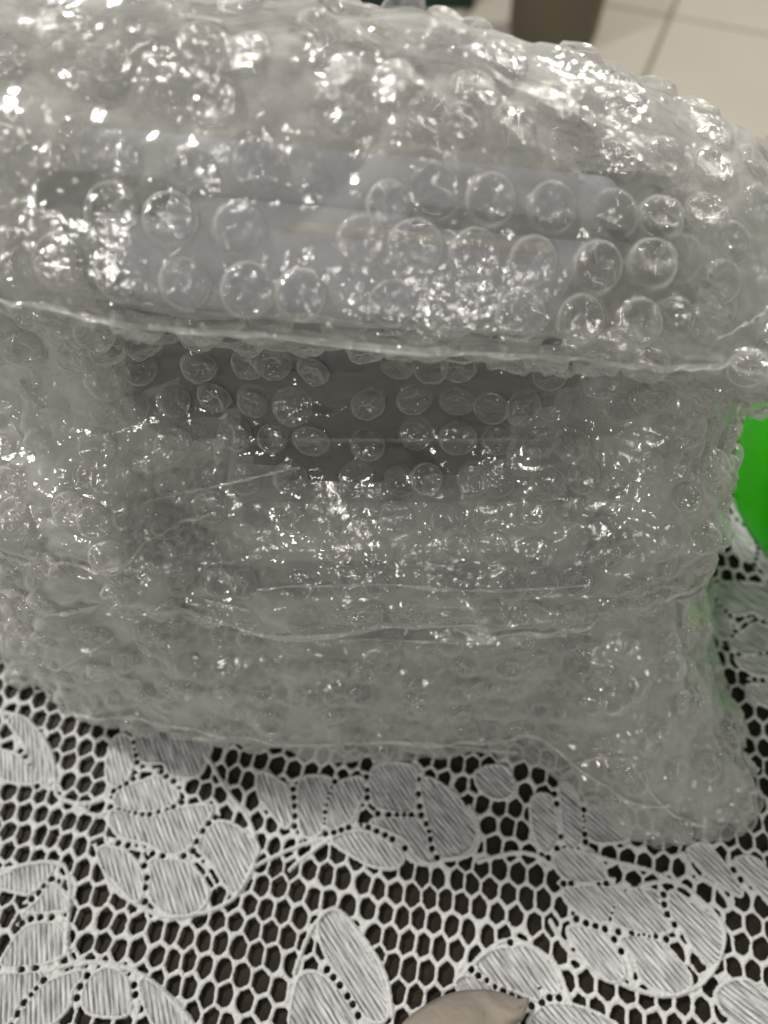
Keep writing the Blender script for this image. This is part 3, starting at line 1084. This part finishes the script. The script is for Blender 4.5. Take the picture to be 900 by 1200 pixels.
def add_to_mass(bm, me, M):
    k0 = len(bm.verts)
    bm.from_mesh(me)
    bm.verts.ensure_lookup_table()
    for v in bm.verts[k0:]:
        v.co = M @ v.co
for q, (score, p, n, t, wild) in enumerate(near):
    burst = rb.random()
    sc = rb.uniform(0.93, 1.05) * (1 - wild * rb.uniform(0.0, 0.24))
    flat_ = rb.uniform(0.55, 1.15) if burst > 0.2 else rb.uniform(0.25, 0.5)
    M = bub_matrix(p, n, t, (sc, sc * rb.uniform(0.94, 1.05), flat_ * (0.42 if p[2] > 0.187 or (p[2] > 0.165 and p[0] > 0.06) else 1)), rb.uniform(0, 6.28))
    me = BUB[rb.integers(len(BUB))]
    if parts < 300:
        o = bpy.data.objects.new("bubble", me)
        COL.objects.link(o)
        o.parent = wrap
        o.matrix_local = M
        parts += 1
    else:
        add_to_mass(mass_bm, BUB_LO[rb.integers(len(BUB_LO))], M)
inner = place_bubbles(TH2, SS2, Q2, NN2, DT2, 0.0122, 0.0108, 0.01, SLEN - 0.02, 5)
for (p, n, t, i) in inner:
    if (n[1] < 0.35 or n[2] > 0.5) and in_recess(p) < 0.5:
        M = bub_matrix(p, n, t, (1, 1, rb.uniform(0.4, 1.0)), rb.uniform(0, 6.28))
        add_to_mass(mass_bm, BUB_LO[rb.integers(len(BUB_LO))], M)
me = bm_mesh("bubble_mass", mass_bm)
o = new_obj("bubble_mass", me, wrap, M_bubble); o["kind"] = "stuff"

# film edges: the thin bright welded lips where a layer ends
def surf_path(th0, th1, s_fn, n=160, lift=0.0012):
    pts = []
    ns_, nt_ = Q.shape[:2]
    for a in np.linspace(th0, th1, n):
        s = s_fn((a - th0) / (th1 - th0))
        i = int(np.clip(round(s / SLEN * (ns_ - 1)), 0, ns_ - 1))
        dif = (TH[i] - a + np.pi) % (2 * np.pi) - np.pi
        j = int(np.argmin(np.abs(dif)))
        pts.append(Q[i, j] + NN[i, j] * lift)
    P = np.array(pts)
    for _ in range(3):
        P[1:-1] = 0.25 * P[:-2] + 0.5 * P[1:-1] + 0.25 * P[2:]
    return P
def seam(P, seed, width=0.0018, r=0.0004):
    """a lip: crinkled ribbon standing off the film with a bead along its edge"""
    rr = np.random.default_rng(seed)
    n = len(P)
    wob = np.array([mnoise.noise(Vector((i * 0.21, seed, 0))) for i in range(n)])
    wob2 = np.array([mnoise.noise(Vector((i * 0.35, seed, 7))) for i in range(n)])
    out = np.tile(np.array([0, -0.75, -0.55]), (n, 1)) * (width * np.clip(0.55 + 1.1 * wob, 0.1, 2))[:, None]
    E = P + out + np.array([0, 0, 1]) * (0.0008 * wob2)[:, None]
    E[:, 2] = np.maximum(E[:, 2], 0.0012)
    Vt, Ft = tube(E, r * (0.35 + 1.5 * np.abs(wob2)), 6)
    k = len(Vt)
    V = np.concatenate([Vt, P, E])
    F = [tuple(f_) for f_ in Ft]
    for i in range(n - 1):
        F.append((k + i, k + i + 1, k + n + i + 1, k + n + i))
    return new_obj("seam", mesh_np("seam", V - WRAP_O, np.array(F)), wrap, M_seam)
PI = math.pi
seam(surf_path(-PI / 2 - 1.25, -PI / 2 + 0.62, lambda t: LIP_S[0] - 0.0005), 3)
seam(surf_path(-PI / 2 - 0.95, -PI / 2 + 1.1, lambda t: LIP_S[1]), 5, 0.002, 0.0003)
seam(surf_path(-PI / 2 - 1.2, -PI / 2 + 0.75, lambda t: LIP_S[2] + 0.004), 8, 0.0015)
seam(surf_path(-PI / 2 - 0.9, -PI / 2 - 0.1, lambda t: ARC[8] + 0.004 + 0.012 * t), 11, 0.0015)

# sharp creases in the film, followed along its surface
def crease(px_pts, seed, r=0.0004, width=0.0010):
    flatQ, flatN = Q.reshape(-1, 3), NN.reshape(-1, 3)
    d = flatQ - camp
    zc = d @ cF
    face = (flatN * -d).sum(1) > 0
    sel = np.where(face & (zc > 0.05))[0]
    ux = (d[sel] @ cR) / zc[sel] * 900 + 450
    uy = 600 - (d[sel] @ cU) / zc[sel] * 900
    pts = []
    P = np.array(px_pts, float)
    for i in range(len(P) - 1):
        for t in np.linspace(0, 1, 14, endpoint=False):
            c_ = P[i] * (1 - t) + P[i + 1] * t
            d2 = (ux - c_[0]) ** 2 + (uy - c_[1]) ** 2
            near_ = np.where(d2 < max(d2.min() * 2, 9))[0]
            k = near_[np.argmin(zc[sel][near_])]
            pts.append(flatQ[sel[k]] + flatN[sel[k]] * 0.0010)
    A_ = np.array(pts)
    for _ in range(6):
        A_[1:-1] = 0.25 * A_[:-2] + 0.5 * A_[1:-1] + 0.25 * A_[2:]
    return seam(A_, seed, width, r)
crease([(240, 700), (330, 722), (480, 733), (620, 728), (725, 712)], 21)
crease([(160, 590), (215, 575), (290, 560), (352, 545)], 22)
crease([(62, 788), (100, 765), (138, 745)], 23)
crease([(738, 888), (760, 925), (790, 955), (830, 965)], 24, 0.0006)
crease([(640, 905), (700, 885), (740, 888)], 25)
crease([(215, 860), (330, 872), (480, 868), (620, 880)], 26)
crease([(300, 690), (420, 682), (560, 692), (700, 684)], 27, 0.0003)
crease([(400, 748), (520, 752), (640, 745), (700, 738)], 28, 0.0003)
crease([(840, 395), (880, 372), (898, 362)], 29)

# ------------------------------------------------------------------ green bowl beside the parcel
bowl = thing("tub", "bright green plastic tub standing on the lace beside the parcel", "tub", (0.1935, 0.177, 0.001))
prof = [(0.0, 0.0), (0.040, 0.0), (0.0455, 0.001), (0.048, 0.004), (0.0500, 0.012), (0.0535, 0.030), (0.0570, 0.050), (0.0585, 0.066), (0.060, 0.075)]
inn = [(r_ - 0.002, z_ + (0.002 if r_ < 0.05 else 0)) for r_, z_ in prof[::-1][:-1]] + [(0.0, 0.003)]
V, F = lathe(prof + [(0.0605, 0.0765), (0.0590, 0.0770)] + inn, 72)
new_obj("body", mesh_np("body", V, F), bowl, M_green)
V, F = lathe([(0.0602, 0.0735), (0.0622, 0.0740), (0.0628, 0.0756), (0.0620, 0.0772), (0.0600, 0.0776)], 72)
new_obj("rim", mesh_np("rim", V, F), bowl, M_green)

# ------------------------------------------------------------------ brown paper scrap at the near edge
def scrap():
    tip = on_plane(619, 1171, 0.004); lft = on_plane(470, 1203, 0.004)
    nu, nv = 40, 16
    V = []
    ax = tip - lft
    for i in range(nu):
        u = i / (nu - 1)
        base = lft + ax * (u * 1.0) 
        hgt = 0.0125 * (1 - u) ** 0.55 * (u * 5 if u < .2 else 1) ** 0.3 + 0.0006
        for j in range(nv):
            v = j / (nv - 1)
            y = -v * 0.030 * (1 - u) ** 0.75
            top = 0.0075 * (1 - u) ** 0.4
            y0 = 0.0052 * math.sin(math.pi * min(u * 1.08, 1)) ** 0.8
            z = 0.0025 + hgt * math.sin(min(1, v * 1.5) * math.pi / 2) * 0.9
            z += 0.0012 * mnoise.noise(Vector((u * 5, v * 3, 2))) + 0.0016 * math.exp(-((u - 0.62 - 0.35 * v) / 0.06) ** 2)
            V.append((base[0], base[1] + y0 + y, z))
    F = []
    for i in range(nu - 1):
        for j in range(nv - 1):
            F.append((i * nv + j, (i + 1) * nv + j, (i + 1) * nv + j + 1, i * nv + j + 1))
    V = np.array(V)
    o_ = V.mean(0); o_[2] = 0
    me = mesh_np("paper_scrap", V - o_, np.array(F))
    ob = new_obj("paper_scrap", me, None, M_paper)
    ob.location = o_
    sol = ob.modifiers.new("thickness", 'SOLIDIFY'); sol.thickness = 0.0006
    ob["label"] = "folded grey-brown paper scrap with a pointed tip lying on the lace"
    ob["category"] = "paper scrap"
scrap()

# ------------------------------------------------------------------ things on the floor behind
c = on_plane(652, 72, FLOOR_Z)
bin_ = thing("waste_bin", "rounded olive waste bin standing on the beige floor tiles", "waste bin", (c[0] + 0.0, c[1] + 0.115, FLOOR_Z))
prof = [(0.0, 0.0), (0.095, 0.0), (0.108, 0.006), (0.114, 0.03), (0.118, 0.12), (0.124, 0.24), (0.128, 0.30)]
inn = [(r_ - 0.004, z_ + (0.004 if z_ < 0.01 else 0)) for r_, z_ in prof[::-1][:-1]] + [(0.0, 0.004)]
V, F = lathe(prof + [(0.130, 0.304)] + inn, 56)
new_obj("body", mesh_np("body", V, F), bin_, M_bin)
V, F = lathe([(0.128, 0.294), (0.136, 0.296), (0.137, 0.304), (0.132, 0.309), (0.125, 0.306)], 56)
new_obj("rim", mesh_np("rim", V, F), bin_, M_bin)
c = on_plane(556, 12, FLOOR_Z)
crate = thing("crate", "dark green plastic crate standing on the floor behind the parcel", "crate", (c[0] - 0.20, c[1] + 0.16, FLOOR_Z))
for nm, a in (("base", (-0.19, 0.19, -0.145, 0.145, 0.002, 0.012)), ("side_panel", (-0.20, 0.20, -0.155, -0.145, 0.0, 0.22)),
              ("side_panel", (-0.20, 0.20, 0.145, 0.155, 0.0, 0.22)), ("end_panel", (-0.20, -0.19, -0.145, 0.145, 0.0, 0.22)),
              ("end_panel", (0.19, 0.20, -0.145, 0.145, 0.0, 0.22))):
    part_box(nm, crate, M_crate, *a, r=0.002, seg=1)
